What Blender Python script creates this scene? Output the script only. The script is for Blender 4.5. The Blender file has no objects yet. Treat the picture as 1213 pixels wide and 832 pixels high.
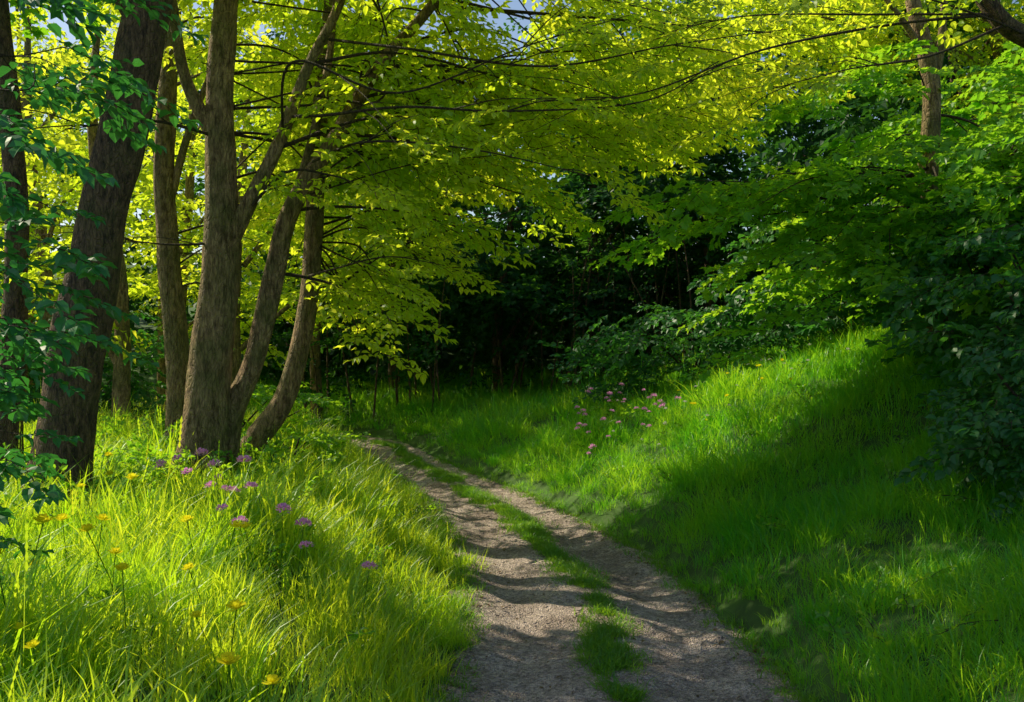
import bpy, math, random
import numpy as np
from mathutils import Vector, noise as mnoise
rng = np.random.default_rng(11)
random.seed(5)
scene = bpy.context.scene
scene.view_settings.view_transform='Standard'
scene.view_settings.look='None'
scene.view_settings.exposure=0
R=math.radians

# ------------------------------------------------------------------ sun / sky
SUN_EL, SUN_AZ = 40.0, 58.0      # azimuth measured left (west) of the view axis +Y
S = np.array([-math.cos(R(SUN_EL))*math.sin(R(SUN_AZ)), math.cos(R(SUN_EL))*math.cos(R(SUN_AZ)), math.sin(R(SUN_EL))])
w = bpy.data.worlds.new("World"); scene.world=w; w.use_nodes=True
nt=w.node_tree; bg=nt.nodes['Background']
sky=nt.nodes.new('ShaderNodeTexSky'); sky.sky_type='NISHITA'; sky.sun_disc=False
sky.sun_elevation=R(SUN_EL); sky.sun_rotation=R(-SUN_AZ)
nt.links.new(sky.outputs[0],bg.inputs[0]); bg.inputs[1].default_value=0.125
sd=bpy.data.lights.new("sun",'SUN'); sd.energy=5.0; sd.angle=R(0.5); sd.color=(1.0,0.91,0.66)
sun=bpy.data.objects.new("sun",sd); scene.collection.objects.link(sun)
sun.rotation_euler=Vector(S).to_track_quat('Z','Y').to_euler(); sun.location=(-20,10,20)

# ------------------------------------------------------------------ camera
cd=bpy.data.cameras.new("camera"); cam=bpy.data.objects.new("camera",cd); scene.collection.objects.link(cam)
cam.location=(0,0,2.2); cam.rotation_euler=(R(90-0.78),0,0); cd.lens=35; cd.sensor_width=36; cd.clip_end=1500
scene.camera=cam

# ------------------------------------------------------------------ materials
def newmat(name):
    m=bpy.data.materials.new(name); m.use_nodes=True
    for n in list(m.node_tree.nodes): m.node_tree.nodes.remove(n)
    return m, m.node_tree.nodes, m.node_tree.links
def leafmat(name, d0,d1,t0,t1, tmix=0.5, gloss=0.06, rough=0.45, nscale=0.6):
    m,N,L=newmat(name)
    out=N.new('ShaderNodeOutputMaterial')
    oi=N.new('ShaderNodeAttribute'); oi.attribute_type='GEOMETRY'; oi.attribute_name='rnd'; geo=N.new('ShaderNodeNewGeometry')
    nz=N.new('ShaderNodeTexNoise'); nz.inputs['Scale'].default_value=nscale; nz.inputs['Detail'].default_value=1
    L.new(geo.outputs['Position'],nz.inputs['Vector'])
    mr=N.new('ShaderNodeMapRange'); mr.inputs[1].default_value=.35; mr.inputs[2].default_value=.65
    L.new(nz.outputs[0],mr.inputs[0])
    mx=N.new('ShaderNodeMath'); mx.operation='ADD'
    h1=N.new('ShaderNodeMath'); h1.operation='MULTIPLY'; h1.inputs[1].default_value=.5
    h2=N.new('ShaderNodeMath'); h2.operation='MULTIPLY'; h2.inputs[1].default_value=.5
    L.new(mr.outputs[0],h1.inputs[0]); L.new(oi.outputs['Fac'],h2.inputs[0])
    L.new(h1.outputs[0],mx.inputs[0]); L.new(h2.outputs[0],mx.inputs[1])
    def mixc(a,b):
        n=N.new('ShaderNodeMix'); n.data_type='RGBA'
        n.inputs[6].default_value=(*a,1); n.inputs[7].default_value=(*b,1)
        L.new(mx.outputs[0],n.inputs[0]); return n.outputs[2]
    df=N.new('ShaderNodeBsdfDiffuse'); tr=N.new('ShaderNodeBsdfTranslucent'); gl=N.new('ShaderNodeBsdfGlossy')
    gl.inputs['Roughness'].default_value=rough; gl.inputs['Color'].default_value=(1,1,1,1)
    L.new(mixc(d0,d1),df.inputs[0]); L.new(mixc(t0,t1),tr.inputs[0])
    a=N.new('ShaderNodeMixShader'); a.inputs[0].default_value=tmix
    L.new(df.outputs[0],a.inputs[1]); L.new(tr.outputs[0],a.inputs[2])
    b=N.new('ShaderNodeMixShader'); b.inputs[0].default_value=gloss
    L.new(a.outputs[0],b.inputs[1]); L.new(gl.outputs[0],b.inputs[2])
    L.new(b.outputs[0],out.inputs[0]); return m
M_hero=leafmat("beech_leaf_spring",(0.20,0.38,0.015),(0.36,0.52,0.02),(0.66,0.90,0.02),(0.98,0.98,0.05),0.72,gloss=.03)
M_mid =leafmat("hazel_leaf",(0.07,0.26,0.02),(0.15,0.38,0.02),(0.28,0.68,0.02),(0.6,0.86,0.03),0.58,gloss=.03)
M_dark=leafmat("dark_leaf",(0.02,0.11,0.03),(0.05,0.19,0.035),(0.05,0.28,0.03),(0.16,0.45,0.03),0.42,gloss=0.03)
M_bgd=leafmat("shaded_woodland_leaf",(0.010,0.06,0.02),(0.03,0.12,0.025),(0.03,0.16,0.02),(0.14,0.36,0.02),0.4,gloss=0.02)  # darkness of the shaded background is put into the leaf colour
M_blue=leafmat("shade_tinted_leaf",(0.025,0.15,0.05),(0.05,0.22,0.05),(0.05,0.30,0.05),(0.10,0.40,0.04),0.4,gloss=0.05)  # bluish dark of leaves out of the sun, painted into their colour
M_grass=leafmat("grass_blade_sunlit",(0.15,0.40,0.015),(0.32,0.54,0.02),(0.58,0.93,0.015),(0.96,0.98,0.04),0.6,gloss=0.04,rough=.4,nscale=1.1)  # yellow of the sunlit left bank is put into the blade colour
M_grass2=leafmat("grass_blade_shaded",(0.04,0.28,0.02),(0.10,0.40,0.02),(0.20,0.74,0.015),(0.66,0.94,0.03),0.56,gloss=0.03,rough=.4,nscale=.9)  # same grass in the deeper green of shade, painted for the right bank
M_strip=leafmat("verge_grass",(0.06,0.22,0.02),(0.14,0.32,0.02),(0.22,0.55,0.02),(0.5,0.75,0.03),0.45,gloss=0.03,nscale=2.5)
M_litter=leafmat("dry_leaf",(0.12,0.07,0.03),(0.25,0.15,0.06),(0.2,0.1,0.03),(0.3,0.18,0.05),0.2)
def simple(name,c,rough=.6,trans=None):
    m,N,L=newmat(name); out=N.new('ShaderNodeOutputMaterial'); df=N.new('ShaderNodeBsdfDiffuse'); df.inputs[0].default_value=(*c,1)
    if trans:
        tr=N.new('ShaderNodeBsdfTranslucent'); tr.inputs[0].default_value=(*trans,1)
        a=N.new('ShaderNodeMixShader'); a.inputs[0].default_value=.4
        L.new(df.outputs[0],a.inputs[1]); L.new(tr.outputs[0],a.inputs[2]); L.new(a.outputs[0],out.inputs[0])
    else: L.new(df.outputs[0],out.inputs[0])
    return m
M_pink=simple("pink_petal",(0.85,0.40,0.74),trans=(.9,.45,.8))
M_yel=simple("yellow_petal",(0.95,0.86,0.03),trans=(.97,.9,.03))
M_white=simple("white_petal",(0.75,0.72,0.7),trans=(.7,.7,.6))
M_yc=simple("flower_centre",(0.7,0.45,0.02))
M_stem=simple("flower_stem",(0.08,0.2,0.03),trans=(.2,.4,.03))
def bark(name,c0,c1,moss=0.3,scale=1.0):
    m,N,L=newmat(name); out=N.new('ShaderNodeOutputMaterial'); p=N.new('ShaderNodeBsdfPrincipled')
    tc=N.new('ShaderNodeTexCoord'); mp=N.new('ShaderNodeMapping'); mp.inputs['Scale'].default_value=(9*scale,9*scale,3.2*scale)
    L.new(tc.outputs['Object'],mp.inputs[0])
    n1=N.new('ShaderNodeTexNoise'); n1.inputs['Scale'].default_value=2.0; n1.inputs['Detail'].default_value=8; n1.inputs['Roughness'].default_value=.7
    L.new(mp.outputs[0],n1.inputs[0])
    n2=N.new('ShaderNodeTexNoise'); n2.inputs['Scale'].default_value=3.0; n2.inputs['Detail'].default_value=5
    L.new(tc.outputs['Object'],n2.inputs[0])
    v=N.new('ShaderNodeTexVoronoi'); v.feature='DISTANCE_TO_EDGE'; v.inputs['Scale'].default_value=3.0
    L.new(mp.outputs[0],v.inputs[0])
    r=N.new('ShaderNodeValToRGB'); r.color_ramp.elements[0].position=.38; r.color_ramp.elements[1].position=.62
    r.color_ramp.elements[0].color=(*c0,1); r.color_ramp.elements[1].color=(*c1,1); L.new(n1.outputs[0],r.inputs[0])
    mr=N.new('ShaderNodeMapRange'); mr.inputs[1].default_value=.42; mr.inputs[2].default_value=.6; mr.inputs[4].default_value=moss
    L.new(n2.outputs[0],mr.inputs[0])
    mx=N.new('ShaderNodeMix'); mx.data_type='RGBA'; mx.inputs[7].default_value=(.13,.14,.03,1)
    L.new(mr.outputs[0],mx.inputs[0]); L.new(r.outputs[0],mx.inputs[6]); L.new(mx.outputs[2],p.inputs['Base Color'])
    p.inputs['Roughness'].default_value=.85
    b=N.new('ShaderNodeBump'); b.inputs['Strength'].default_value=1.0; b.inputs['Distance'].default_value=.05
    ad=N.new('ShaderNodeMath'); ad.operation='ADD'; L.new(n1.outputs[0],ad.inputs[0])
    mm=N.new('ShaderNodeMath'); mm.operation='MINIMUM'; mm.inputs[1].default_value=.15; L.new(v.outputs['Distance'],mm.inputs[0])
    ml=N.new('ShaderNodeMath'); ml.operation='MULTIPLY'; ml.inputs[1].default_value=2.5; L.new(mm.outputs[0],ml.inputs[0]); L.new(ml.outputs[0],ad.inputs[1])
    L.new(ad.outputs[0],b.inputs['Height']); L.new(b.outputs[0],p.inputs['Normal']); L.new(p.outputs[0],out.inputs[0]); return m
M_bark=bark("beech_bark",(0.13,0.075,0.035),(0.55,0.36,0.19),.5)
M_barkd=bark("oak_bark",(0.04,0.024,0.015),(0.26,0.15,0.09),.25,1.3)
M_twig=bark("twig_bark",(0.035,0.022,0.014),(0.10,0.062,0.038),.1)

# ------------------------------------------------------------------ path centreline / terrain
ctrl=np.array([(1.6,-40),(1.3,-10),(0.9,0),(0.68,5),(0.64,7.4),(0.57,8.65),(0.30,10.4),(-.14,12.35),(-.75,14.4),(-1.55,16.7),(-2.1,18.5),(-2.85,20.6),(-4.3,22.3),(-6.8,24),(-12,26),(-30,30),(-80,36)],float)
def catmull(P,n=10):
    P=np.asarray(P,float); Q=np.vstack([2*P[0]-P[1],P,2*P[-1]-P[-2]]); out=[]
    for i in range(1,len(Q)-2):
        for k in range(n):
            t=k/n; a,b,c,d=Q[i-1],Q[i],Q[i+1],Q[i+2]
            out.append(.5*((2*b)+(-a+c)*t+(2*a-5*b+4*c-d)*t*t+(-a+3*b-3*c+d)*t**3))
    out.append(Q[-2]); return np.array(out)
CL=catmull(ctrl,8)
def sdist(x,y):
    x=np.asarray(x,float).ravel(); y=np.asarray(y,float).ravel()
    best=np.full(x.shape,1e9); sg=np.ones(x.shape)
    for i in range(len(CL)-1):
        a=CL[i]; b=CL[i+1]; d=b-a; L2=d@d
        t=np.clip(((x-a[0])*d[0]+(y-a[1])*d[1])/L2,0,1)
        px=a[0]+t*d[0]; py=a[1]+t*d[1]; r=np.hypot(x-px,y-py)
        cr=d[0]*(y-py)-d[1]*(x-px)
        u=r<best; best[u]=r[u]; sg[u]=np.where(cr[u]<0,1.0,-1.0)
    return best*sg
def hwid(y): return np.interp(y,[0,7.5,8.65,10.4,12.4,14.4,16.7,18.5,20.7],[1.14,1.10,1.02,.93,.86,.78,.66,.60,.58])
def sstep(t): t=np.clip(t,0,1); return t*t*(3-2*t)
def bumps(x,y):
    return .05*np.sin(1.3*x+.7*y)+.04*np.sin(2.1*y-1.1*x+1)+.025*np.sin(3.7*x+2.9*y)+.015*np.sin(6.1*x-4.3*y)
def height(x,y,raw=False):
    x=np.asarray(x,float).ravel(); y=np.asarray(y,float).ravel()
    s=sdist(x,y)+.05*np.sin(1.7*y)+.03*np.sin(4.1*y+1); hw=hwid(y)
    tr=np.maximum(0,s-hw); tl=np.maximum(0,-s-hw)
    A=np.interp(y,[-10,7,13,18,25,60],[.43,.45,.47,.27,.13,.10])
    hr=.10*sstep(tr/.25)+A*np.minimum(tr,7)+.12*np.clip(tr-7,0,40)*np.where(tr>7,1,0)
    hl=.52*sstep(tl/1.7)+.03*np.minimum(tl,20)
    hl=hl*np.interp(y,[0,14,18,22],[1,1,.75,.5])
    far=np.clip((y-30)/60,0,1)*3
    h=hr+hl+bumps(x,y)*sstep(np.maximum(tr,tl)/1.0)+far
    inside=(s>-hw)&(s<hw)
    if not raw: h=h-np.where(inside,.05*sstep((hw-np.abs(s))/.15),0)
    return h
def axis(lo,hi,step,far,g=1.18):
    a=list(np.arange(lo,hi,step)); v=hi; st=step
    while v<far: a.append(v); st*=g; v+=st
    v=lo; st=step
    while v>-far: st*=g; v-=st; a.insert(0,v)
    return np.array(a)
def mesh_obj(name,V,F,mats,parent=None,smooth=True,link=True,matidx=None):
    me=bpy.data.meshes.new(name); me.from_pydata([tuple(v) for v in V],[],[tuple(f) for f in F])
    for m in (mats if isinstance(mats,(list,tuple)) else [mats]): me.materials.append(m)
    if smooth: me.polygons.foreach_set('use_smooth',[True]*len(me.polygons))
    if matidx is not None: me.polygons.foreach_set('material_index',matidx)
    me.update(); o=bpy.data.objects.new(name,me)
    if link: scene.collection.objects.link(o)
    if parent: o.parent=parent
    return o
ax=axis(-11,11,.14,350); ay=axis(1,26,.14,350)
X,Y=np.meshgrid(ax,ay); Z=height(X,Y)
V=np.c_[X.ravel(),Y.ravel(),Z]; nx=len(ax); ny=len(ay)
I=np.arange((ny-1)*(nx-1)); r_=I//(nx-1); c_=I%(nx-1); q=r_*nx+c_
F=np.c_[q,q+1,q+nx+1,q+nx]
m,N,L=newmat("forest_soil"); out=N.new('ShaderNodeOutputMaterial'); p=N.new('ShaderNodeBsdfPrincipled')
geo=N.new('ShaderNodeNewGeometry'); n1=N.new('ShaderNodeTexNoise'); n1.inputs['Scale'].default_value=3; n1.inputs['Detail'].default_value=8
L.new(geo.outputs['Position'],n1.inputs[0]); r=N.new('ShaderNodeValToRGB')
r.color_ramp.elements[0].position=.35; r.color_ramp.elements[1].position=.65
r.color_ramp.elements[0].color=(.04,.08,.015,1); r.color_ramp.elements[1].color=(.07,.15,.02,1)
L.new(n1.outputs[0],r.inputs[0]); L.new(r.outputs[0],p.inputs['Base Color']); p.inputs['Roughness'].default_value=.95
b=N.new('ShaderNodeBump'); b.inputs['Distance'].default_value=.03; L.new(n1.outputs[0],b.inputs['Height']); L.new(b.outputs[0],p.inputs['Normal']); L.new(p.outputs[0],out.inputs[0])
M_soil=m
mesh_obj("ground",V,F,M_soil)

# path material
m,N,L=newmat("gravel_path"); out=N.new('ShaderNodeOutputMaterial'); p=N.new('ShaderNodeBsdfPrincipled'); p.inputs['Roughness'].default_value=.9
geo=N.new('ShaderNodeNewGeometry')
def noise_(s,d=6,rg=.6):
    n=N.new('ShaderNodeTexNoise'); n.inputs['Scale'].default_value=s; n.inputs['Detail'].default_value=d; n.inputs['Roughness'].default_value=rg
    L.new(geo.outputs['Position'],n.inputs['Vector']); return n
big=noise_(1.6,5); med=noise_(14,8,.7)
vo=N.new('ShaderNodeTexVoronoi'); vo.inputs['Scale'].default_value=75; L.new(geo.outputs['Position'],vo.inputs['Vector'])
vo2=N.new('ShaderNodeTexVoronoi'); vo2.inputs['Scale'].default_value=32; L.new(geo.outputs['Position'],vo2.inputs['Vector'])
r1=N.new('ShaderNodeValToRGB'); e=r1.color_ramp.elements; e[0].position=.32; e[0].color=(.34,.27,.24,1); e[1].position=.68; e[1].color=(.74,.63,.58,1)
L.new(med.outputs[0],r1.inputs[0])
r2=N.new('ShaderNodeValToRGB'); e=r2.color_ramp.elements; e[0].position=.35; e[0].color=(.60,.54,.50,1); e[1].position=.6; e[1].color=(1.05,1,.97,1)
L.new(big.outputs[0],r2.inputs[0])
mu=N.new('ShaderNodeMix'); mu.data_type='RGBA'; mu.blend_type='MULTIPLY'; mu.inputs[0].default_value=1
L.new(r1.outputs[0],mu.inputs[6]); L.new(r2.outputs[0],mu.inputs[7])
sp=N.new('ShaderNodeSeparateColor'); L.new(vo.outputs['Color'],sp.inputs[0])
mr=N.new('ShaderNodeMapRange'); mr.inputs[3].default_value=.5; mr.inputs[4].default_value=1.4; L.new(sp.outputs[0],mr.inputs[0])
mu2=N.new('ShaderNodeMix'); mu2.data_type='RGBA'; mu2.blend_type='MULTIPLY'; mu2.inputs[0].default_value=1
L.new(mu.outputs[2],mu2.inputs[6]); cc=N.new('ShaderNodeCombineColor')
for i in range(3): L.new(mr.outputs[0],cc.inputs[i])
L.new(cc.outputs[0],mu2.inputs[7]); L.new(mu2.outputs[2],p.inputs['Base Color'])
ad=N.new('ShaderNodeMath'); ad.operation='ADD'; L.new(vo2.outputs['Distance'],ad.inputs[0]); L.new(med.outputs[0],ad.inputs[1])
ad2=N.new('ShaderNodeMath'); ad2.operation='ADD'; L.new(ad.outputs[0],ad2.inputs[0]); L.new(vo.outputs['Distance'],ad2.inputs[1])
b=N.new('ShaderNodeBump'); b.inputs['Distance'].default_value=.02; b.inputs['Strength'].default_value=1; L.new(ad2.outputs[0],b.inputs['Height']); L.new(b.outputs[0],p.inputs['Normal']); L.new(p.outputs[0],out.inputs[0])
M_path=m
def path_z(s,hw,x,y):
    ss=s/hw
    rut=-.045*np.exp(-((np.abs(ss)-.52)/.22)**2)
    return .02+rut+.012*np.sin(5*x+2*y)+.008*np.sin(11*y-7*x)+.006*np.sin(23*x+17*y)-.03*np.clip(np.abs(ss)-.9,0,1)/.1*.4
PC=catmull(ctrl,40); PC=PC[(PC[:,1]>-6)&(PC[:,0]>-45)]
T=np.gradient(PC,axis=0); T/=np.linalg.norm(T,axis=1)[:,None]; NN=np.c_[T[:,1],-T[:,0]]
K=41; ss=np.linspace(-1.12,1.12,K); V=[];
for i in range(len(PC)):
    hw=float(hwid(PC[i,1]))
    pts=PC[i]+NN[i]*(ss*hw)[:,None]; z=path_z(ss*hw,hw,pts[:,0],pts[:,1])
    V.append(np.c_[pts,z])
V=np.vstack(V); n=len(PC); I=np.arange((n-1)*(K-1)); q=(I//(K-1))*K+I%(K-1)
mesh_obj("dirt_path",V,np.c_[q,q+1,q+K+1,q+K][:, ::-1],M_path)

# ------------------------------------------------------------------ scatter via geometry nodes
def proto_collection(name,objs):
    c=bpy.data.collections.new(name)
    for o in objs: c.objects.link(o)
    return c
def make_gn(coll):
    ng=bpy.data.node_groups.new("scatter_"+coll.name,'GeometryNodeTree')
    ng.interface.new_socket("Geometry",in_out='INPUT',socket_type='NodeSocketGeometry')
    ng.interface.new_socket("Geometry",in_out='OUTPUT',socket_type='NodeSocketGeometry')
    N=ng.nodes; L=ng.links; gi=N.new('NodeGroupInput'); go=N.new('NodeGroupOutput')
    ci=N.new('GeometryNodeCollectionInfo'); ci.inputs[0].default_value=coll; ci.inputs['Separate Children'].default_value=True; ci.inputs['Reset Children'].default_value=True
    ip=N.new('GeometryNodeInstanceOnPoints'); ip.inputs['Pick Instance'].default_value=True
    def na(nm,t):
        a=N.new('GeometryNodeInputNamedAttribute'); a.data_type=t; a.inputs['Name'].default_value=nm; return a.outputs['Attribute']
    L.new(gi.outputs[0],ip.inputs['Points']); L.new(ci.outputs[0],ip.inputs['Instance'])
    L.new(na('idx','INT'),ip.inputs['Instance Index']); L.new(na('rot','FLOAT_VECTOR'),ip.inputs['Rotation']); L.new(na('scl','FLOAT_VECTOR'),ip.inputs['Scale'])
    last=ip.outputs[0]
    for nm in ('rot','scl','idx'):
        ra=N.new('GeometryNodeRemoveAttribute'); ra.inputs['Name'].default_value=nm; L.new(last,ra.inputs[0]); last=ra.outputs[0]
    ri=N.new('GeometryNodeRealizeInstances'); L.new(last,ri.inputs[0]); L.new(ri.outputs[0],go.inputs[0]); return ng
GN={}; COUNT={}
def scatter(name,P,Rt,Sc,coll,parent=None):
    P=np.asarray(P,float); n=len(P); COUNT[name]=COUNT.get(name,0)+n
    Sc=np.asarray(Sc,float)
    if Sc.ndim==1: Sc=np.repeat(Sc[:,None],3,1)
    me=bpy.data.meshes.new(name); me.vertices.add(n); me.vertices.foreach_set('co',P.ravel().astype('f'))
    a=me.attributes.new('rot','FLOAT_VECTOR','POINT'); a.data.foreach_set('vector',np.asarray(Rt,'f').ravel())
    a=me.attributes.new('scl','FLOAT_VECTOR','POINT'); a.data.foreach_set('vector',Sc.astype('f').ravel())
    a=me.attributes.new('idx','INT','POINT'); a.data.foreach_set('value',rng.integers(0,len(coll.objects),n).astype('i'))
    a=me.attributes.new('rnd','FLOAT','POINT'); a.data.foreach_set('value',rng.random(n).astype('f'))
    me.update(); o=bpy.data.objects.new(name,me); scene.collection.objects.link(o)
    md=o.modifiers.new("scatter",'NODES')
    if coll.name not in GN: GN[coll.name]=make_gn(coll)
    md.node_group=GN[coll.name]
    if parent: o.parent=parent
    return o
def rotm(yaw,pitch,roll):
    cy,sy,cp,sp_,cr,sr=math.cos(yaw),math.sin(yaw),math.cos(pitch),math.sin(pitch),math.cos(roll),math.sin(roll)
    Rz=np.array([[cy,-sy,0],[sy,cy,0],[0,0,1]]); Ry=np.array([[cp,0,sp_],[0,1,0],[-sp_,0,cp]]); Rx=np.array([[1,0,0],[0,cr,-sr],[0,sr,cr]])
    return Rz@Ry@Rx
def add_leaf(V,F,pos,yaw,pitch,roll,L,W,lobed=False):
    Rm=rotm(yaw,pitch,roll); f=.10*L
    if lobed==2:
        base=[(0,0,0),(.35*L,.5*W,f),(L,0,-.1*L),(.35*L,-.5*W,f)]; fs=[(0,1,2),(0,2,3)]
    elif lobed:
        base=[(0,0,0),(.5*L,0,-.02*L),(L,0,-.12*L),
          (.05*L,.35*W*1.1,f),(.32*L,.62*W,f*1.4),(.42*L,.36*W,f),(.72*L,.50*W,f*.8),(.74*L,.22*W,f*.4),
          (.05*L,-.35*W*1.1,f),(.32*L,-.62*W,f*1.4),(.42*L,-.36*W,f),(.72*L,-.50*W,f*.8),(.74*L,-.22*W,f*.4)]
        fs=[(0,1,5,4,3),(1,2,7,6,5),(0,8,9,10,1),(1,10,11,12,2)]
    else:
        base=[(0,0,0),(.5*L,0,-.03*L),(L,0,-.18*L),(.22*L,.42*W,f),(.6*L,.44*W,f),(.22*L,-.42*W,f),(.6*L,-.44*W,f)]
        fs=[(0,1,4,3),(1,2,4),(0,5,6,1),(1,6,2)]
    k=len(V)
    for b_ in base: V.append(Rm@np.array(b_)+pos)
    for g in fs: F.append(tuple(i+k for i in g))
def spray(name,mat,length=.75,nside=7,leafL=.085,leafW=.055,tilt=.35,lobed=False,seed=0,twigs=True):
    rs=np.random.default_rng(seed); V=[];F=[]
    TW=[]
    def twig(p0,p1,r):
        if not twigs: return
        d=p1-p0; d/=np.linalg.norm(d); s=np.cross(d,[0,0,1.]); s/=max(np.linalg.norm(s),1e-6); u=np.cross(s,d); k=len(V)
        for pp,rr in((p0,r),(p1,r*.5)):
            for a in(0,2.1,4.2): V.append(pp+s*math.cos(a)*rr+u*math.sin(a)*rr)
        for i in range(3): F.append((k+i,k+(i+1)%3,k+3+(i+1)%3,k+3+i)); TW.append(len(F)-1)
    n=nside; prev=np.zeros(3)
    for i in range(n):
        t=(i+1)/n; p=np.array([length*t, .05*math.sin(3*t+seed), -.16*length*t*t+.02*rs.normal()])
        twig(prev,p,.005); side=1 if i%2 else -1
        sl=length*.5*(1-.65*t)*rs.uniform(.7,1.2); yw=side*rs.uniform(.6,1.0)
        d=np.array([math.cos(yw),math.sin(yw),-.15]); e=p+d*sl; twig(p,e,.003)
        m_=max(2,int(sl/(leafL*.55)))
        for j in range(m_+1):
            q_=p+(e-p)*(j+.4)/(m_+.6); s2=1 if j%2 else -1
            yy=yw+s2*rs.uniform(.5,1.0) if j<m_ else yw
            add_leaf(V,F,q_,yy,rs.normal(.15,tilt),rs.normal(0,tilt),leafL*rs.uniform(.65,1.15),leafW*rs.uniform(.8,1.15),lobed)
        add_leaf(V,F,p,-yw*rs.uniform(.7,1.3),rs.normal(.15,tilt),rs.normal(0,tilt),leafL*rs.uniform(.7,1.15),leafW,lobed)
        prev=p
    add_leaf(V,F,prev,0,.2,0,leafL*1.1,leafW,lobed)
    mi=np.zeros(len(F),int); mi[TW]=1
    return mesh_obj(name,V,F,[mat,M_twig],smooth=False,link=False,matidx=list(mi))
def sprayset(tag,mat,**k):
    return proto_collection(tag,[spray(f"{tag}_{i}",mat,seed=i+len(tag),**k) for i in range(5)])
C_hero=sprayset("beech_spray",M_hero,leafL=.11,leafW=.072)
C_heroF=sprayset("beech_far_spray",M_hero,leafL=.105,leafW=.085,nside=6,lobed=2,twigs=False)
C_mid=sprayset("hazel_spray",M_mid,leafL=.125,leafW=.10,nside=6,lobed=True)
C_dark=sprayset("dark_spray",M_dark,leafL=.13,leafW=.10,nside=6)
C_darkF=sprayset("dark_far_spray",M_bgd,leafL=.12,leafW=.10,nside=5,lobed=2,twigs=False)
C_blue=sprayset("elder_spray",M_blue,leafL=.14,leafW=.09,length=.6,nside=5)
C_herb=proto_collection("herb",[spray(f"herb_{i}",M_mid,seed=40+i,length=.35,nside=4,leafL=.07,leafW=.05,tilt=.5) for i in range(4)])
# ---- canopy thinned on purpose so sun reaches these ground ellipses
GAPS=[(-3.0,5.6,2.2,2.4),(-1.2,4.9,1.3,1.2),(-3.3,8.6,1.3,1.7),(-1.9,11.0,1.9,1.8),(-1.0,13,1.7,1.6),(.35,11.2,1.5,.75),(-.1,8.7,.5,.6),(1.0,7.2,.6,.2),
      (1.9,12.1,1.9,1.4),(3.7,13.3,2.1,1.3),(5.2,12.7,1.2,.9),(-4.4,16.5,2.4,2.4),(-3.3,20.5,.9,.7),(-6,12,2,2),(0.2,23,.8,.5)]
def gapval(P):
    P=np.asarray(P,float); zg=np.full(len(P),.5)
    for _ in range(3):
        g=P[:,:2]-S[:2]*((P[:,2]-zg)/S[2])[:,None]; zg=height(g[:,0],g[:,1])
    v=np.zeros(len(P))
    for cx,cy,rx,ry in GAPS:
        wob=.15*np.sin(3.1*g[:,0]+cx)+.15*np.sin(2.7*g[:,1]+1.3*cy)
        d=np.sqrt(((g[:,0]-cx)/rx)**2+((g[:,1]-cy)/ry)**2)+wob
        v=np.maximum(v,np.clip((1.2-d)/.25,0,1))
    return v
# openings in the crowns themselves (world-space ellipsoids: centre, radii)
HOLES=[((-.45,12.2,6.0),(.55,3.4,.42)),((-.25,10.0,5.45),(.32,1.2,.28))]
def thin(P,Rt,Sc,k=.95):
    P=np.asarray(P,float); Rt=np.asarray(Rt,float); Sc=np.asarray(Sc,float)
    keep=rng.random(len(P))>gapval(P)*k
    for c,r in HOLES: keep&=(((P-np.array(c))/np.array(r))**2).sum(1)>1
    return P[keep],Rt[keep],Sc[keep]
def blob(c,r,n,sc=1.0):
    d=rng.normal(size=(n,3)); d/=np.linalg.norm(d,axis=1)[:,None]
    rad=rng.random(n)**.45; P=np.array(c)+d*rad[:,None]*np.array(r)
    P[:,2]=np.round((P[:,2])/.45)*.45*.6+P[:,2]*.4
    yaw=np.arctan2(d[:,1],d[:,0])+rng.normal(0,.7,n)
    Rt=np.c_[rng.normal(0,.25,n),rng.normal(.15,.3,n),yaw]
    return P,Rt,sc*rng.uniform(.7,1.25,n)
class Tube:
    def __init__(s): s.V=[];s.F=[]
    def add(s,pts,rad,sides=8,n=5,rough=.0,flare=False):
        P=catmull(pts,n); rr=np.interp(np.linspace(0,1,len(P)),np.linspace(0,1,len(rad)),rad)
        T=np.gradient(P,axis=0); T/=np.linalg.norm(T,axis=1)[:,None]+1e-9
        u=np.cross(T[0],[0,1,.1]); u/=np.linalg.norm(u); k=len(s.V); seed=rng.random()*50
        for i in range(len(P)):
            u=u-T[i]*(u@T[i]); u/=np.linalg.norm(u); v=np.cross(T[i],u)
            for j in range(sides):
                a=2*math.pi*j/sides; rj=rr[i]
                if rough: rj*=1+rough*mnoise.noise(Vector((math.cos(a)*1.2+seed,math.sin(a)*1.2,P[i][2]*1.3)))*2+rough*.5*mnoise.noise(Vector((math.cos(a)*4+seed,math.sin(a)*4,P[i][2]*5)))
                if flare: rj*=1+.22*max(0,1-i/len(P)*6)*abs(math.sin(a*2.5+seed))
                s.V.append(P[i]+u*math.cos(a)*rj+v*math.sin(a)*rj)
        for i in range(len(P)-1):
            for j in range(sides):
                a=k+i*sides+j; b_=k+i*sides+(j+1)%sides; s.F.append((a,b_,b_+sides,a+sides))
        return P
    def obj(s,name,mat,parent): return mesh_obj(name,s.V,s.F,mat,parent)
def empty(name,loc=(0,0,0)):
    e_=bpy.data.objects.new(name,None); scene.collection.objects.link(e_); return e_
def gz(x,y): return float(height([x],[y])[0])
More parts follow.
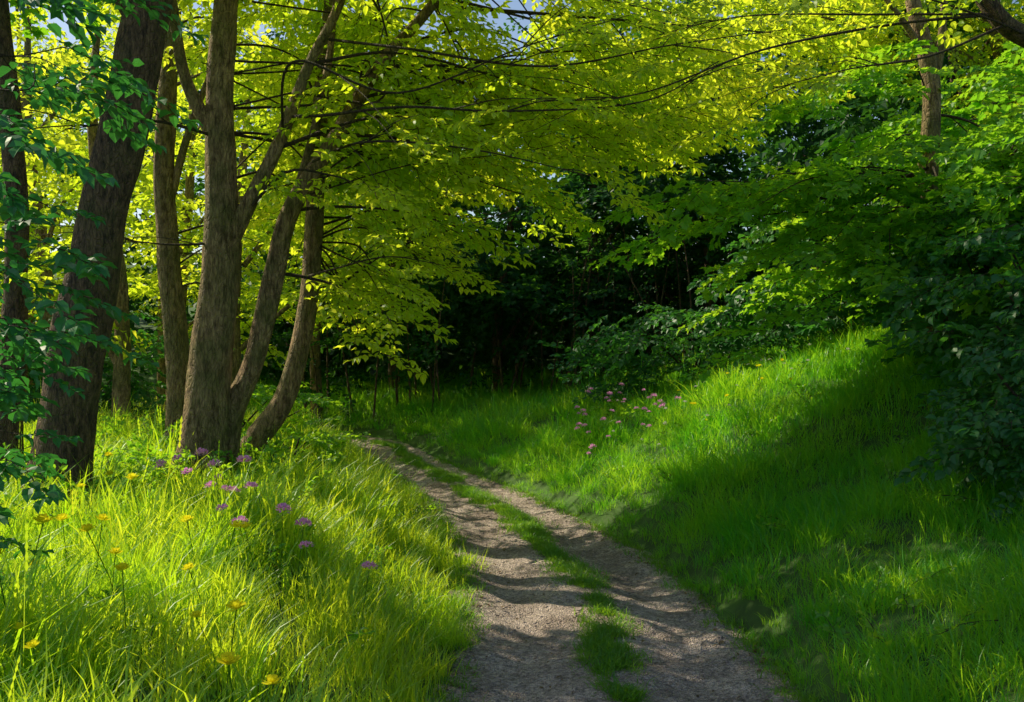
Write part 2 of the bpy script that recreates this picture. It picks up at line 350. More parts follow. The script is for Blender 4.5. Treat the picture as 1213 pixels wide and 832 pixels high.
def arc_sprays(P,start=.25,step=.24,spread=.5,droop=.15):
    out=[];T=np.gradient(P,axis=0); seg=np.r_[0,np.cumsum(np.linalg.norm(np.diff(P,axis=0),axis=1))]
    L_=seg[-1]; s_=start*L_; side=1
    while s_<L_:
        q_=np.array([np.interp(s_,seg,P[:,k]) for k in range(3)]); t=np.array([np.interp(s_,seg,T[:,k]) for k in range(3)])
        yaw=math.atan2(t[1],t[0])+side*rng.uniform(.3,1.3); side=-side
        out.append((q_,(rng.normal(0,.2),rng.normal(droop,.2),yaw),rng.uniform(.7,1.15))); s_+=step*rng.uniform(.7,1.3)
    out.append((P[-1],(0,droop+.1,math.atan2(T[-1][1],T[-1][0])),1.))
    return out
def make_tree(name,limbs,barkm,arcs=(),blobs=(),coll=None,leafscale=1.0,thinning=.95,sides=12,twigm=None,bare=()):
    e_=empty(name); tb=Tube(); sp_=[]
    for pts,rad in limbs: tb.add(pts,rad,sides=sides if max(rad)>.07 else 8,n=8 if max(rad)>.07 else 5,rough=.10 if max(rad)>.07 else 0,flare=max(rad)>.22)
    tb.obj("trunk",barkm,e_)
    if arcs or bare:
        tb2=Tube()
        for pts,r in arcs:
            P=tb2.add(pts,[r,r*.55,r*.2],sides=5,n=5); sp_+=arc_sprays(P)
        for pts,r in bare:
            P=tb2.add(pts,[r,r*.8,r*.5,r*.25],sides=6,n=8)
            for k in range(5):
                i=rng.integers(len(P)//4,len(P)-1); a=P[i]; t=P[i+1]-P[i]; t/=np.linalg.norm(t)
                l=rng.uniform(.4,.9); dd=t+np.array([rng.normal(0,.4),rng.normal(0,.5),rng.normal(0,.35)]); b_=a+dd*l
                tb2.add([a,(a+b_)/2+np.array([0,0,.05]),b_],[r*.4,r*.3,r*.12],sides=4,n=4); sp_.append((b_,(0,.2,math.atan2(dd[1],dd[0])),.8))
        tb2.obj("branches",twigm or barkm,e_)
    P=[a[0] for a in sp_]; Q=[a[1] for a in sp_]; Z_=[a[2]*leafscale for a in sp_]
    if blobs:
        for b_ in blobs:
            p_,q_,z_=blob(*b_); P+=list(p_); Q+=list(q_); Z_+=list(z_)
    if P and coll:
        P,Q,Z_=thin(P,Q,Z_,thinning)
        scatter("foliage",P,Q,Z_,coll,e_)
    return e_
def rarc(a,b,lift=.3):
    a=np.array(a,float); b=np.array(b,float); m1=a+(b-a)*.35+np.array([0,0,lift])+rng.normal(0,.08,3); m2=a+(b-a)*.7+np.array([0,0,lift*.8])+rng.normal(0,.08,3)
    return [a,m1,m2,b]

# ------------------------------------------------------------------ hero trees (left)
def base(x,y): return (x,y,gz(x,y)-.15)
def zlow(x): return np.interp(x,[-4.5,-1.7,-1.3,0,1,2.3,3.5],[3.0,2.3,3.0,3.75,4.35,4.95,5.4])
stemB=[base(-3.36,10.4),(-3.27,10.45,1.1),(-3.15,10.5,2.2),(-3.05,10.5,3.1),(-3.07,10.5,4.6),(-3.02,10.6,5.8),(-2.8,10.7,8.5)]
fork1=[(-3.06,10.5,3.0),(-2.81,10.45,3.5),(-2.46,10.4,4.16),(-2.1,10.4,5.05),(-1.75,10.4,5.8),(-1.2,10.3,7.6)]
stemB2=[base(-3.15,10.75),(-3.05,10.7,1.3),(-2.78,10.7,1.93),(-2.56,10.7,2.84),(-2.37,10.7,3.56),(-1.87,10.7,4.38),(-1.42,10.7,5.1),(-.78,10.7,5.85),(.2,10.6,7.2)]
leftl=[(-3.06,10.5,4.2),(-3.4,10.4,4.9),(-3.5,10.2,5.8),(-3.8,10,7.4)]
fork3=[(-2.37,10.7,3.56),(-2.2,10.8,4.2),(-2.0,10.9,5.2),(-1.9,11,6.4)]
stems=[np.array(s) for s in (stemB,fork1,stemB2)]
arcs=[]
man=[((-1.42,10.7,5.1),(1.9,10.9,4.6),.1),((-1.87,10.7,4.38),(.2,11.0,3.75),.1),((-1.42,10.7,5.1),(1.1,11.0,4.3),.15),
 ((-.9,10.7,5.75),(3.3,10.8,5.45),.1),((-2.37,10.7,3.56),(-.5,11.2,3.4),.15),((-2.56,10.7,2.9),(-1.45,11.0,2.5),.12),((-2.46,10.4,4.16),(-.6,9.9,4.3),.2),((-1.75,10.4,5.8),(1.6,9.9,5.4),.1),((-2.8,10.45,3.5),(-1.5,9.8,3.7),.2)]
for a,b_,l in man: arcs.append((rarc(a,b_,l),.024))
for i in range(44):
    s_=stems[rng.integers(0,3)]; P=catmull(s_,6); hi=P[P[:,2]>3.6]; a=hi[rng.integers(0,len(hi))]
    ex=rng.uniform(-2.5,3.0); ez=max(zlow(ex)+.1,rng.uniform(3.4,6.0)); ey=rng.uniform(10.2,13.8)
    if ez>a[2]+1.5: ez=a[2]+rng.uniform(.2,1.2)
    ez=max(ez,float(zlow(ex))+.1)
    arcs.append((rarc(a,(ex,ey,ez),rng.uniform(.05,.4)),rng.uniform(.01,.022)))
bare=[([(-2.3,10.4,4.5),(-1.8,9.7,4.36),(-1.0,9.4,4.37),(-.05,9.4,4.33),(1.23,9.4,4.42),(1.95,9.4,4.8)],.018),
 ([(-2.1,10.5,4.05),(-1.4,9.6,4.08),(-.37,9.4,3.97),(.75,9.4,3.72)],.015),
 ([(-2.4,10.4,4.3),(-2.1,9.6,4.85),(-1.08,9.4,4.5),(.1,9.3,4.9),(1.1,9.3,5.2)],.016),
 ([(-1.9,10.4,5.3),(-1.0,9.7,5.0),(.3,9.4,4.75),(1.5,9.4,4.95),(2.6,9.4,5.1)],.016),
 ([(-3.05,10.5,4.3),(-3.6,9.9,4.35),(-4.3,9.6,4.2)],.02),
 ([(-3.05,10.5,3.2),(-3.5,10.2,3.15),(-4.1,9.9,3.2)],.016),
 ([(-2.3,11.3,2.9),(-1.9,10.8,2.95),(-1.3,10.5,3.05),(-.7,10.4,2.95)],.013)]
make_tree("beech_tree",[(stemB,[.34,.25,.215,.185,.15,.12,.05]),(fork1,[.10,.085,.07,.055,.045,.02]),(stemB2,[.17,.13,.115,.11,.10,.08,.065,.05,.02]),(leftl,[.09,.06,.05,.02]),(fork3,[.06,.05,.04,.02])],
  M_bark,arcs,[((-.9,9.0,6.6),(2.8,1.3,.8),150),((-2.9,12.2,6.3),(1.5,1.2,.6),55)],C_hero,1.0,.97,16,M_twig,bare)  # first blob: unseen leaves above the frame, added to shade the right bank
stemC=[base(-3.15,11.6),(-3.0,11.55,.95),(-2.62,11.5,1.5),(-2.36,11.5,2.5),(-2.29,11.5,3.47),(-2.25,11.5,4.15),(-2.1,11.5,6),(-1.8,11.6,8)]
arcs=[]
for i in range(26):
    P=catmull(stemC,6); hi=P[P[:,2]>2.3]; a=hi[rng.integers(0,len(hi))]
    ex=rng.uniform(-3.5,.4); ez=max(float(zlow(ex)),a[2]+rng.uniform(-.7,.7)); arcs.append((rarc(a,(ex,rng.uniform(11.6,14.5),ez),.25),rng.uniform(.01,.02)))
for b_ in [(-1.7,11.6,2.1),(-1.45,11.4,2.6),(-1.85,12,2.2),(-1.0,11.4,3.1),(-2.0,12.5,1.9),(-1.3,12.2,2.8)]:
    arcs.append((rarc((-2.3,11.5,3.3),b_,.15),.016))
make_tree("beech_tree",[(stemC,[.17,.14,.125,.115,.105,.10,.07,.03])],M_bark,arcs,[],C_hero,1.0,.9,12,M_twig)
stemD=[base(-4.33,13),(-4.37,13,1.87),(-4.48,13,3.3),(-4.53,13,4.6),(-4.4,13,6.6),(-4.3,13,9)]
arcs=[]
for i in range(28):
    P=catmull(stemD,6); hi=P[P[:,2]>2.8]; a=hi[rng.integers(0,len(hi))]
    arcs.append((rarc(a,a+np.array([rng.uniform(-2.4,2.4),rng.uniform(-.6,2.8),rng.uniform(-.6,.6)]),.25),rng.uniform(.01,.02)))
make_tree("beech_tree",[(stemD,[.19,.16,.145,.135,.10,.04]),([(-4.45,13,4.0),(-4.2,13,4.9),(-3.7,13,6.2)],[.06,.05,.03])],M_bark,arcs,[],C_hero,1.0,.9,12,M_twig)
stemA=[base(-4.12,8.75),(-4.0,8.8,.95),(-3.84,8.8,2.1),(-3.6,8.8,3.3),(-3.38,8.8,4.3),(-3.18,8.8,5.2),(-2.7,8.8,7.2),(-2.4,8.8,9.3)]
brA=[(-3.25,8.8,4.9),(-3.7,8.7,5.6),(-4.6,8.5,6.6)]
make_tree("oak_tree",[(stemA,[.33,.265,.235,.215,.205,.195,.14,.06]),(brA,[.09,.07,.03]),([(-2.9,8.8,6.4),(-1.9,8.6,7.2),(-.4,8.3,7.9)],[.08,.06,.03])],M_barkd,
  [(rarc((-3.9,8.6,5.7),(-4.7,7.6,5.4),.2),.02)],
  [((-5.4,9.6,6.6),(1.5,1.3,.9),120),((-2.6,8.6,7.6),(2.0,1.3,.8),130)],C_mid,1.1,.97,16,M_twig)  # crown blobs out of frame, added to block sun on path and right bank
stemL=[base(-4.72,9.3),(-4.7,9.3,1.4),(-4.62,9.3,2.8),(-4.66,9.3,4.2),(-4.9,9.3,6.5),(-5,9.3,9)]
make_tree("ash_tree",[(stemL,[.16,.12,.11,.10,.08,.03])],M_barkd,[],[((-7,9.8,7.2),(1.6,1.8,1.0),100),((-6.4,7.5,5.2),(1.0,1.3,.9),80)],C_dark,1.1,.97)
e_arcs=[]
stemE=[(-2.95,5.0,.3),(-2.9,5.0,1.4),(-2.8,5.0,2.6),(-2.75,5.05,3.6),(-2.6,5.1,4.6)]
for z_ in np.arange(.8,4.6,.14):
    x_=np.interp(z_,[.3,1.4,2.6,3.6,4.6],[-2.95,-2.9,-2.8,-2.75,-2.6])
    reach=np.interp(z_,[.8,1.6,2.2,3,4,4.6],[.12,.15,.4,.4,.6,.55])*rng.uniform(.3,1.1)
    e_arcs.append((rarc((x_,5.0,z_),(x_+reach,5.0+rng.uniform(-.5,.6),z_-rng.uniform(-.05,.2)),.05),.006))
make_tree("elder_sapling",[(stemE,[.03,.025,.02,.015,.008])],M_twig,e_arcs,[],C_blue,.68,0.0)

# ------------------------------------------------------------------ right bank trees
stemR=[base(5.2,12.1),(5.1,12,3.4),(5.0,12,4.13),(5.03,12,5.25),(4.80,12,6.27),(4.5,12,8)]
arcs=[]
for b_ in [(1.5,11.4,3.7),(2.0,10.8,3.9),(1.7,12.3,3.4),(2.6,10.4,3.6),(2.9,11.6,3.0),(3.4,10.6,3.2),(2.3,11.3,3.5),(3.2,12.2,3.9),(3.9,10.3,3.0),(4.4,10.4,3.4),(2.9,11,4.0),(3.6,10.2,3.9),(4.6,9.8,2.6)]:
    a=(5.05,12,rng.uniform(3.3,4.4)); arcs.append((rarc(a,b_,.2),.02))
for i in range(18):
    a=np.array((5.03,12,rng.uniform(3.0,4.3))); arcs.append((rarc(a,a+np.array([rng.uniform(-3.1,2.5),rng.uniform(-1.6,2),rng.uniform(-1.0,-.1)]),.2),.014))
for i in range(16):
    a=np.array((5.5,11.4,rng.uniform(3.6,4.6))); arcs.append((rarc(a,(rng.uniform(4.6,6.4),rng.uniform(9.2,11),rng.uniform(3.1,4.9)),.2),.012))
for b_ in [(3.6,11.2,4.95),(3.3,11.4,4.8),(3.9,11.0,5.1)]: arcs.append((rarc((5.0,12,5.1),b_,.12),.012))
make_tree("hazel_tree",[(stemR,[.15,.13,.115,.105,.085,.04]),([(5.03,12,5.2),(5.15,12,5.7),(5.2,12,6.6)],[.07,.055,.035]),([(4.95,12,5.6),(4.7,11.9,5.9),(4.1,11.7,6.5)],[.05,.04,.02])],M_bark,arcs,
  [((6.6,12.8,4.6),(1.6,1.4,1.3),130)],C_mid,.95,.7,12,M_twig,[([(5.0,12,4.9),(5.5,11.9,4.75),(6.1,11.8,4.3)],.02)])
tbx=[(7.2,10.3,gz(7.2,10.3)-.2),(6.4,10.2,4.2),(5.9,10.1,4.9),(5.25,10,5.15),(4.75,9.9,5.45),(4.0,9.8,6.6)]
make_tree("maple_tree",[(tbx,[.16,.13,.12,.10,.08,.04])],M_barkd,[],
  [((3.6,10.2,6.3),(2.0,1.2,.6),30)],C_hero,1.0,.9,12,M_twig,
  [([(4.8,9.9,5.4),(3.62,9.6,5.2),(2.34,9.4,4.9),(1.23,9.4,4.5),(.3,9.4,4.42)],.016),([(4.8,9.9,5.4),(3.5,9.6,5.3),(2.2,9.5,5.25),(1.2,9.4,5.0)],.014),([(4.9,9.9,5.3),(4.0,9.6,4.9),(3.2,9.5,4.75),(2.3,9.4,4.5)],.014),([(5.3,10,5.15),(4.6,9.7,5.3),(3.6,9.6,5.55),(2.8,9.6,5.6)],.014)])
make_tree("beech_tree",[([base(8.3,16.5),(8.2,16.5,6),(7.8,16.4,7.5),(7.2,16.3,9)],[.17,.13,.1,.04]),([(8.0,16.5,6.6),(6.5,16,7.0),(4.8,15.6,7.2)],[.07,.05,.02])],M_bark,[],
  [((6.6,16.2,7.6),(2.2,1.2,.9),120),((4.0,15.6,7.1),(2.0,1.1,.8),120),((8.6,16,6.6),(1.4,1.2,1.0),80),((1.6,14.6,6.4),(1.6,1.0,.6),60)],C_hero,1.0,.5,10,M_twig)
def shrub(name,c,r,n,coll,sc,stems_=9,thinning=.4):
    e_=empty(name); tb=Tube(); zb=gz(c[0],c[1])
    for i in range(stems_):
        a=rng.uniform(0,6.28); k=rng.uniform(.3,.85); t_=(c[0]+math.cos(a)*r[0]*k,c[1]+math.sin(a)*r[1]*k,c[2]+r[2]*rng.uniform(0,.6))
        b_=(c[0]+rng.normal(0,.15),c[1]+rng.normal(0,.15),zb-.1); tb.add([b_,((b_[0]*2+t_[0])/3,(b_[1]*2+t_[1])/3,(b_[2]+t_[2])/2),t_],[.03,.02,.008],sides=5,n=5)
    tb.obj("stems",M_twig,e_)
    P,Q,Z_=blob(c,r,n,sc); ok=P[:,2]>height(P[:,0],P[:,1])+.05; P,Q,Z_=P[ok],Q[ok],Z_[ok]
    P,Q,Z_=thin(P,Q,Z_,thinning); scatter("foliage",P,Q,Z_,coll,e_)
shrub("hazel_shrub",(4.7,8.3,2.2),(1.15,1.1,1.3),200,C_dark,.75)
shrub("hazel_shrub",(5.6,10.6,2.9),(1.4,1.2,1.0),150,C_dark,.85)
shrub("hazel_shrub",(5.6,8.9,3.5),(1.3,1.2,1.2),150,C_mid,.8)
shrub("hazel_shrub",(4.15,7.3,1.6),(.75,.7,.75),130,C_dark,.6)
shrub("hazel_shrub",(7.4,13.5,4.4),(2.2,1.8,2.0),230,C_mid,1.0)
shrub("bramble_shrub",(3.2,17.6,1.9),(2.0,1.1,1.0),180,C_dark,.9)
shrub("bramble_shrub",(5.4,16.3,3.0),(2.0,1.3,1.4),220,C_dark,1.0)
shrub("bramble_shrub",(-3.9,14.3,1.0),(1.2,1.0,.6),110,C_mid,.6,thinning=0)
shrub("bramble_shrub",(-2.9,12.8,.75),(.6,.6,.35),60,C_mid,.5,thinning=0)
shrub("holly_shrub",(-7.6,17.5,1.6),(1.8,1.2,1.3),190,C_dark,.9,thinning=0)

# ------------------------------------------------------------------ background woodland
def bgtree(x,y,H,coll,name,sc,n,r,zc0,barkm=M_barkd,thinning=.9,lean=0):
    zb=gz(x,y); st=[(x,y,zb-.2),(x+lean*.3+rng.normal(0,.1),y,zb+H*.33),(x+lean*.7+rng.normal(0,.15),y,zb+H*.66),(x+lean,y,zb+H)]
    bl=[]; k=6
    for i in range(k):
        a=rng.uniform(0,6.28); hz=zc0+(H-zc0)*(i+.5)/k; q_=rng.uniform(.3,.8)*r
        bl.append(((x+lean*.7+math.cos(a)*q_,y+math.sin(a)*q_,zb+hz),(r*.75,r*.75,max(.8,(H-zc0)/k*.9)),n//k,sc))
    limbs=[(st,[.16,.12,.09,.03])]
    for i in range(3):
        c=bl[i*2][0]; z0=max(zb+.8,c[2]-1.4); xx=np.interp(z0,[zb,zb+H],[x,x+lean]); limbs.append(([(xx,y,z0),((xx+c[0])/2,(y+c[1])/2,(z0+c[2])/2+.2),c],[.06,.04,.015]))
    make_tree(name,limbs,barkm,[],bl,coll,1.0,thinning,8)
for x,y,H,z0 in [(-6.3,16,7.5,2.2),(-8.6,18.5,8.5,1.8),(-5.4,19.5,7.5,2.6),(-11,17,8,1.6),(-7.6,22,9.5,2),(-11,22.5,10,2),(-4.8,24.5,8.2,3.5),(-14.5,20,9,1.5),(-9.5,27,11,2),(-14,28,12,2)]:
    bgtree(x,y,H,C_heroF,"beech_tree",1.35,220,2.3,z0,M_bark,.8,rng.uniform(-.4,.6))
for x,y,H,z0 in [(-3.2,27,7.6,2.2),(-.4,26,6.6,2.1),(2.2,25.2,8.2,2.0),(4.8,24.2,9,1.9),(7.6,23,9.5,1.8),(10.5,21.5,10,2),(2.6,29.5,10.5,1.2),(5.5,29,11.5,1.2),(9.5,27.5,12,1.3),(-6.8,30.5,11,2),(8.2,18.5,6.5,2.0),(13,19,8,1.5),(-2.5,33,8.5,1)]:
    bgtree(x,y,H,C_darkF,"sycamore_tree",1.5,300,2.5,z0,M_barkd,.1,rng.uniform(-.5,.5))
e_=empty("understory_saplings"); tb=Tube(); P=[]
for i in range(90):
    x=rng.uniform(-5,11); y=rng.uniform(22.8,26.5)-max(0,x-3)*.35; zb=gz(x,y); H=rng.uniform(2.5,4); l=rng.normal(0,.6)
    tb.add([(x,y,zb-.1),(x+l*.4,y,zb+H*.5),(x+l,y+rng.normal(0,.3),zb+H)],[rng.uniform(.02,.045),.022,.012],sides=5,n=4)
    for k in range(6): P.append((x+l+rng.normal(0,.5),y-.2+rng.normal(0,.4),zb+H*rng.uniform(.25,1.0)))
tb.obj("stems",M_barkd,e_)
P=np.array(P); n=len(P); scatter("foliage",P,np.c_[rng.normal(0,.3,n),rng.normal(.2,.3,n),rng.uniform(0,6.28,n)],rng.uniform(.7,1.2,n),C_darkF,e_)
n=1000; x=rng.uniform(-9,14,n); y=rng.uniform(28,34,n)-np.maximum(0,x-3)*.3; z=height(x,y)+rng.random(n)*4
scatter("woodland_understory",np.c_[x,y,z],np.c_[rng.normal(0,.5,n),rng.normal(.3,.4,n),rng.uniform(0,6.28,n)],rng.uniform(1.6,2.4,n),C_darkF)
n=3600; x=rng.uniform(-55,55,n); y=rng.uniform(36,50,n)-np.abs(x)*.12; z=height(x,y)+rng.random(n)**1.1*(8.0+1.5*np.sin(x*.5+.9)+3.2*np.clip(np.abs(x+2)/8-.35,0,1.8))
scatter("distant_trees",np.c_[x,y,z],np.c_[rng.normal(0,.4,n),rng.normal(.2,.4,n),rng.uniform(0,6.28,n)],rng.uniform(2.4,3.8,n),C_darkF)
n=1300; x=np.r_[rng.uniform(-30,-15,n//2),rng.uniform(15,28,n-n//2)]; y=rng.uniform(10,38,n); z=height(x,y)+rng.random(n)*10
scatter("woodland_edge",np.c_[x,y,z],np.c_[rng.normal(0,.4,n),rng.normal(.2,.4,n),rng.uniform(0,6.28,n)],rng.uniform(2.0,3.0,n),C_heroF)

# ------------------------------------------------------------------ grass
def tuft(name,mat,nb=42,rad=.13,h0=.12,h1=.30,wd=.0065,seed=0,bend=.6,stalk=0):
    rs=np.random.default_rng(seed+100); V=[];F=[]
    for i in range(nb+stalk):
        a=rs.uniform(0,6.28); rr=rad*math.sqrt(rs.random()); p=np.array([math.cos(a)*rr,math.sin(a)*rr,-.02])
        isst=i>=nb
        h=rs.uniform(h0,h1) if not isst else h1*rs.uniform(1.2,1.7); da=a+rs.normal(0,.9); dr=np.array([math.cos(da),math.sin(da),0]); sd_=np.array([-dr[1],dr[0],0])
        tw=rs.uniform(-.8,.8); sd_=sd_*math.cos(tw)+dr*math.sin(tw)
        bd=h*bend*rs.uniform(.3,1.3)*(.35 if isst else 1); ww=wd*rs.uniform(.6,1.2)*(.4 if isst else 1); k=len(V); nseg=3
        for j in range(nseg):
            t=j/nseg; c=p+dr*bd*t*t+np.array([0,0,h*(t-.22*bend*t*t*t)]); wj=ww*(1-.5*t*t)
            V.append(c-sd_*wj*.5); V.append(c+sd_*wj*.5)
        c=p+dr*bd+np.array([0,0,h*(1-.22*bend)]); V.append(c)
        for j in range(nseg-1): q_=k+2*j; F.append((q_,q_+1,q_+3,q_+2))
        F.append((k+2*nseg-2,k+2*nseg-1,k+2*nseg))
        if isst:
            for m_ in range(5):
                cc_=c-np.array([0,0,.02*m_]); s2=.005; k=len(V)
                V+= [cc_+np.array([0,0,.015]),cc_+sd_*s2,cc_-np.array([0,0,.01]),cc_-sd_*s2]; F.append((k,k+1,k+2,k+3))
    return mesh_obj(name,V,F,mat,link=False)
C_gl=proto_collection("grass_tuft_sunny",[tuft(f"gt_a{i}",M_grass,seed=i,stalk=(1 if i==3 else 0)) for i in range(4)]+[tuft("gt_a4",M_grass,nb=26,h0=.2,h1=.42,wd=.009,seed=9,bend=.75)])
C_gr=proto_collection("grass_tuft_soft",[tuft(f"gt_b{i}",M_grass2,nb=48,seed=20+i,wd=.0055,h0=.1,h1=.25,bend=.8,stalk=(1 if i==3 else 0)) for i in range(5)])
C_st=proto_collection("verge_tuft",[tuft(f"gt_c{i}",M_strip,nb=11,rad=.06,seed=60+i,wd=.0065,h0=.03,h1=.11,bend=1.1) for i in range(5)])
def grass(xr,yr,dens,sc,cond,tilt=.15):
    A_=(xr[1]-xr[0])*(yr[1]-yr[0]); n=int(A_*dens); x=rng.uniform(*xr,n); y=rng.uniform(*yr,n)
    s=sdist(x,y); hw=hwid(y); edge=hw-.02+.09*np.sin(3.3*y+np.sign(s))+.07*np.sin(7.7*y)
    ok=(np.abs(s)>edge)&cond(x,y,s); x,y,s=x[ok],y[ok],s[ok]; hw=hw[ok]; n=len(x); z=height(x,y)
    patch=1+.28*np.sin(1.9*x+.8*y)*np.sin(1.3*y-1.1*x+2)+.15*np.sin(5*x+3*y)
    near=np.clip((np.abs(s)-hw)/.6,0,1); lo=np.interp(y,[10,18],[.5,.25]); scl=sc*patch*(lo+(1-lo)*near)*rng.uniform(.75,1.25,n)
    return np.c_[x,y,z],np.c_[rng.normal(0,tilt,n),rng.normal(0,tilt,n),rng.uniform(0,6.28,n)],np.c_[scl,scl,scl*rng.uniform(.8,1.2,n)]
frus=lambda x,y: (np.abs(x)<y*.58+.8)
left=lambda x,y,s:(s<0)&frus(x,y); right=lambda x,y,s:(s>0)&frus(x,y)
def merge(name,parts,coll): scatter(name,np.vstack([p[0] for p in parts]),np.vstack([p[1] for p in parts]),np.vstack([p[2] for p in parts]),coll)
merge("meadow_grass",[grass((-8,0.5),(2.4,10),60,1.3,left),grass((-11,1),(10,17),30,1.3,left),grass((-16,0),(17,30),11,1.5,left)],C_gl)
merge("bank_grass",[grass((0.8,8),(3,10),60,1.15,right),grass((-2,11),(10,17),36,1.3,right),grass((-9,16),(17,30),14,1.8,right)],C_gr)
n=11000; kk=np.argmax(PC[:,1]>22.5); t=rng.uniform(3,22,n); i0=np.interp(t,PC[:kk,1],np.arange(kk)).astype(int)
off=rng.normal(0,1,n)*(.075+.03*np.sin(t*2.9))+.06+.05*np.sin(t*1.7)
pt=PC[i0]+NN[i0]*off[:,None]; nzv=np.array([mnoise.noise(Vector((p_[0]*3.5,p_[1]*2.2,0))) for p_ in pt])
ok=nzv>np.interp(t,[3,7,10,16,22],[-.12,-.15,-.35,-.25,-.1]); pt=pt[ok]; n=len(pt)
scatter("path_centre_grass",np.c_[pt,np.full(n,.015)],np.c_[rng.normal(0,.3,n),rng.normal(0,.3,n),rng.uniform(0,6.28,n)],rng.uniform(.45,1.15,n),C_st)
n=2600; t=3+rng.random(n)*15; k=np.argmax(PC[:,1]>20); i0=np.interp(t,PC[:k,1],np.arange(k)).astype(int); hw=hwid(t); sd2=rng.choice([-1,1],n)
off=sd2*(hw+.03-np.abs(rng.normal(0,.10,n))); pt=PC[i0]+NN[i0]*off[:,None]
scatter("path_verge_weeds",np.c_[pt,path_z(off,hw,pt[:,0],pt[:,1])],np.c_[rng.normal(0,.3,n),rng.normal(0,.3,n),rng.uniform(0,6.28,n)],rng.uniform(.4,1.2,n),C_st)
n=1300; x=rng.uniform(-8,8,n); y=rng.uniform(3.5,18,n); s=sdist(x,y); ok=(np.abs(s)>hwid(y)+.15)&(rng.random(n)<np.where(s<0,.6,.35)); x,y=x[ok],y[ok]; n=len(x)
scatter("wild_herbs",np.c_[x,y,height(x,y)+rng.uniform(.03,.18,n)],np.c_[rng.normal(0,.4,n),rng.normal(-.5,.4,n),rng.uniform(0,6.28,n)],rng.uniform(.4,.9,n),C_herb)
n=450; a=rng.integers(0,4,n); cx=np.array([-3.36,-4.12,-3.1,-4.3])[a]; cy=np.array([10.4,8.75,11.5,13])[a]; x=cx+rng.normal(0,.5,n); y=cy+rng.normal(-.1,.5,n)
scatter("ivy_undergrowth",np.c_[x,y,height(x,y)+rng.uniform(.05,.3,n)],np.c_[rng.normal(0,.4,n),rng.normal(-.4,.5,n),rng.uniform(0,6.28,n)],rng.uniform(.5,1.1,n),C_herb)

# ------------------------------------------------------------------ pebbles, litter
def pebble(i):
    import bmesh
    bm=bmesh.new(); bmesh.ops.create_icosphere(bm,subdivisions=1,radius=1)
    rs=random.Random(i)
    for v in bm.verts: v.co*=rs.uniform(.75,1.15); v.co.z*=.55
    me=bpy.data.meshes.new(f"pebble_{i}"); bm.to_mesh(me); bm.free(); me.materials.append(M_path); return bpy.data.objects.new(f"pebble_{i}",me)
C_peb=proto_collection("pebble",[pebble(i) for i in range(5)])
n=6500; t=3+rng.random(n)**1.3*12; i0=np.interp(t,PC[:k,1],np.arange(k)).astype(int); hw=hwid(t)
off=rng.uniform(-.98,.98,n)*hw; pt=PC[i0]+NN[i0]*off[:,None]
scatter("path_gravel",np.c_[pt,path_z(off,hw,pt[:,0],pt[:,1])+.001],np.c_[rng.uniform(-.3,.3,n),rng.uniform(-.3,.3,n),rng.uniform(0,6.28,n)],.005+.014*rng.random(n)**4,C_peb)
lv=[]
for i in range(3):
    V=[];F=[]; add_leaf(V,F,np.zeros(3),0,0,0,.05,.03); lv.append(mesh_obj(f"fallen_leaf_{i}",V,F,M_litter,link=False))
C_lit=proto_collection("fallen_leaf",lv)
n=1000; t=3+rng.random(n)*15; i0=np.interp(t,PC[:k,1],np.arange(k)).astype(int); hw=hwid(t); sd2=rng.choice([-1,1],n)
off=np.where(rng.random(n)<.7,sd2*(hw-np.abs(rng.normal(0,.12,n))),rng.uniform(-1,1,n)*hw); pt=PC[i0]+NN[i0]*off[:,None]
scatter("fallen_leaves",np.c_[pt,path_z(off,hw,pt[:,0],pt[:,1])+.01],np.c_[rng.normal(0,.4,n),rng.normal(0,.4,n),rng.uniform(0,6.28,n)],rng.uniform(.4,1.0,n),C_lit)

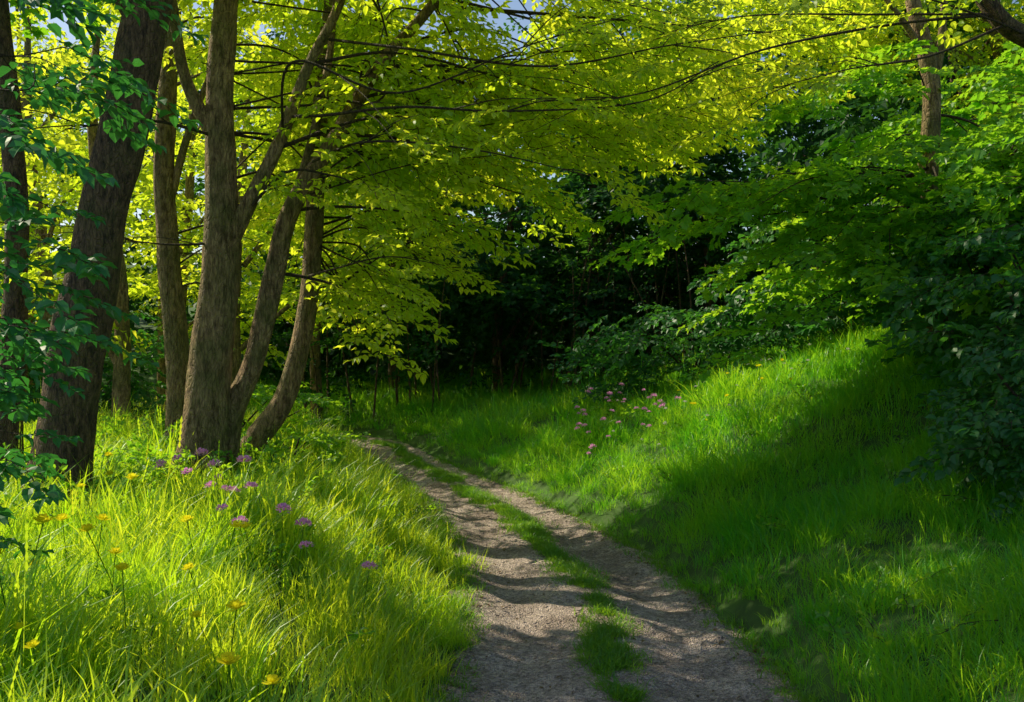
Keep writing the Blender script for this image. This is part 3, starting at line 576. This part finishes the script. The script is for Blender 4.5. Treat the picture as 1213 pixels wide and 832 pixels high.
# ------------------------------------------------------------------ flowers
def flower(name,mat,kind,seed,H=.42):
    rs=np.random.default_rng(seed); V=[];F=[];MI=[]
    ctr=np.array([rs.normal(0,.04),rs.normal(0,.04),H])
    pts=[np.array([0,0,0]),np.array([ctr[0]*.2,ctr[1]*.2,H*.5]),ctr]
    for a,b_ in zip(pts[:-1],pts[1:]):
        k=len(V)
        for pp in(a,b_):
            for an in(0,2.1,4.2): V.append(pp+np.array([math.cos(an),math.sin(an),0])*.0022)
        for i in range(3): F.append((k+i,k+(i+1)%3,k+3+(i+1)%3,k+3+i)); MI.append(1)
    def petal(c,yaw,pitch,L_,W_):
        Rm=rotm(yaw,pitch,0); k=len(V)
        for b_ in [(0,0,0),(.5*L_,.5*W_,0),(L_,.3*W_,.1*L_),(L_,-.3*W_,.1*L_),(.5*L_,-.5*W_,0)]: V.append(Rm@np.array(b_)+c)
        F.append((k,k+1,k+2,k+3,k+4)); MI.append(0)
    if kind=='umbel':
        for i in range(50):
            a=rs.uniform(0,6.28); rr=math.sqrt(rs.random())*.032; c=ctr+np.array([math.cos(a)*rr,math.sin(a)*rr,.026-20*rr*rr])
            petal(c,a+rs.normal(0,.5),rs.uniform(-1.3,.3),.020,.014)
    else:
        for ring,(m_,L_,pt_) in enumerate([(11,.036,-.35),(9,.030,-.9)]):
            for i in range(m_): petal(ctr+np.array([0,0,.002*ring]),6.283*i/m_+ring*.3+rs.normal(0,.08),pt_+rs.normal(0,.12),L_,.018)
        k=len(V)
        for j in range(8): V.append(ctr+np.array([math.cos(j*.785)*.009,math.sin(j*.785)*.009,.008]))
        V.append(ctr+np.array([0,0,.014]))
        for j in range(8): F.append((k+j,k+(j+1)%8,k+8)); MI.append(2)
    for a in (0.,2.5):
        kk=len(F); add_leaf(V,F,np.array([0,0,H*.3]),a,-.6,0,.09,.02)
        MI+= [1]*(len(F)-kk)
    return mesh_obj(name,V,F,[mat,M_stem,M_yc],smooth=False,link=False,matidx=MI)
C_pk=proto_collection("clover",[flower(f"pf{i}",M_pink,'umbel',i,.36+.05*i) for i in range(4)])
C_yl=proto_collection("dandelion",[flower(f"yf{i}",M_yel,'ray',i,.28+.04*i) for i in range(4)])
C_wh=proto_collection("yarrow",[flower(f"wf{i}",M_white,'umbel',i,.32+.05*i) for i in range(3)])
def flowers(name,xy,coll,sc):
    xy=np.array(xy); n=len(xy); scatter(name,np.c_[xy,height(xy[:,0],xy[:,1])],np.c_[rng.normal(0,.12,n),rng.normal(0,.12,n),rng.uniform(0,6.28,n)],rng.uniform(.75,1.15,n)*sc,coll)
pk=[(-2.95,8.4),(-2.8,8.3),(-2.5,8.1),(-2.25,7.7),(-2.1,7.4),(-1.9,7.1),(-1.6,6.8),(-1.3,6.4),(-.95,6.1),(-2.35,7.9),(-2.7,8.0),(-1.75,7.2),(-2.15,7.1),(-2.2,7.5),(-1.45,6.6),(-2.6,7.6),(-2.0,6.9),(-1.7,6.5)]
flowers("pink_wildflowers",pk,C_pk,1.35)
fp=np.c_[rng.uniform(.9,2.2,38),rng.uniform(13,16,38)]; flowers("pink_wildflowers",fp,C_pk,1.1)
yl=[(-2.35,4.75),(-2.45,4.9),(-2.15,5.3),(-2.05,5.2),(-1.3,4.5),(-1.22,4.45),(-3.7,9.0),(-3.5,8.7),(-1.15,4.0),(-2.0,6.4),(-1.85,6.2),(-2.6,5.4),(-2.2,4.4),(-2.9,6.5),(-1.6,5.4),(-1.7,6.6),(-2.5,5.9),(-3.0,7.2),(-1.9,4.9),(-2.55,6.9),(-1.45,4.9),(-2.0,4.3)]
flowers("yellow_wildflowers",yl,C_yl,1.4)
fy=np.c_[rng.uniform(2,3.6,12),rng.uniform(12.5,15,12)]; flowers("yellow_wildflowers",fy,C_yl,1.0)
fw=np.c_[rng.uniform(1.0,4.5,30),rng.uniform(12.5,17,30)]; flowers("white_wildflowers",fw,C_wh,.7)
print("COUNTS",COUNT)
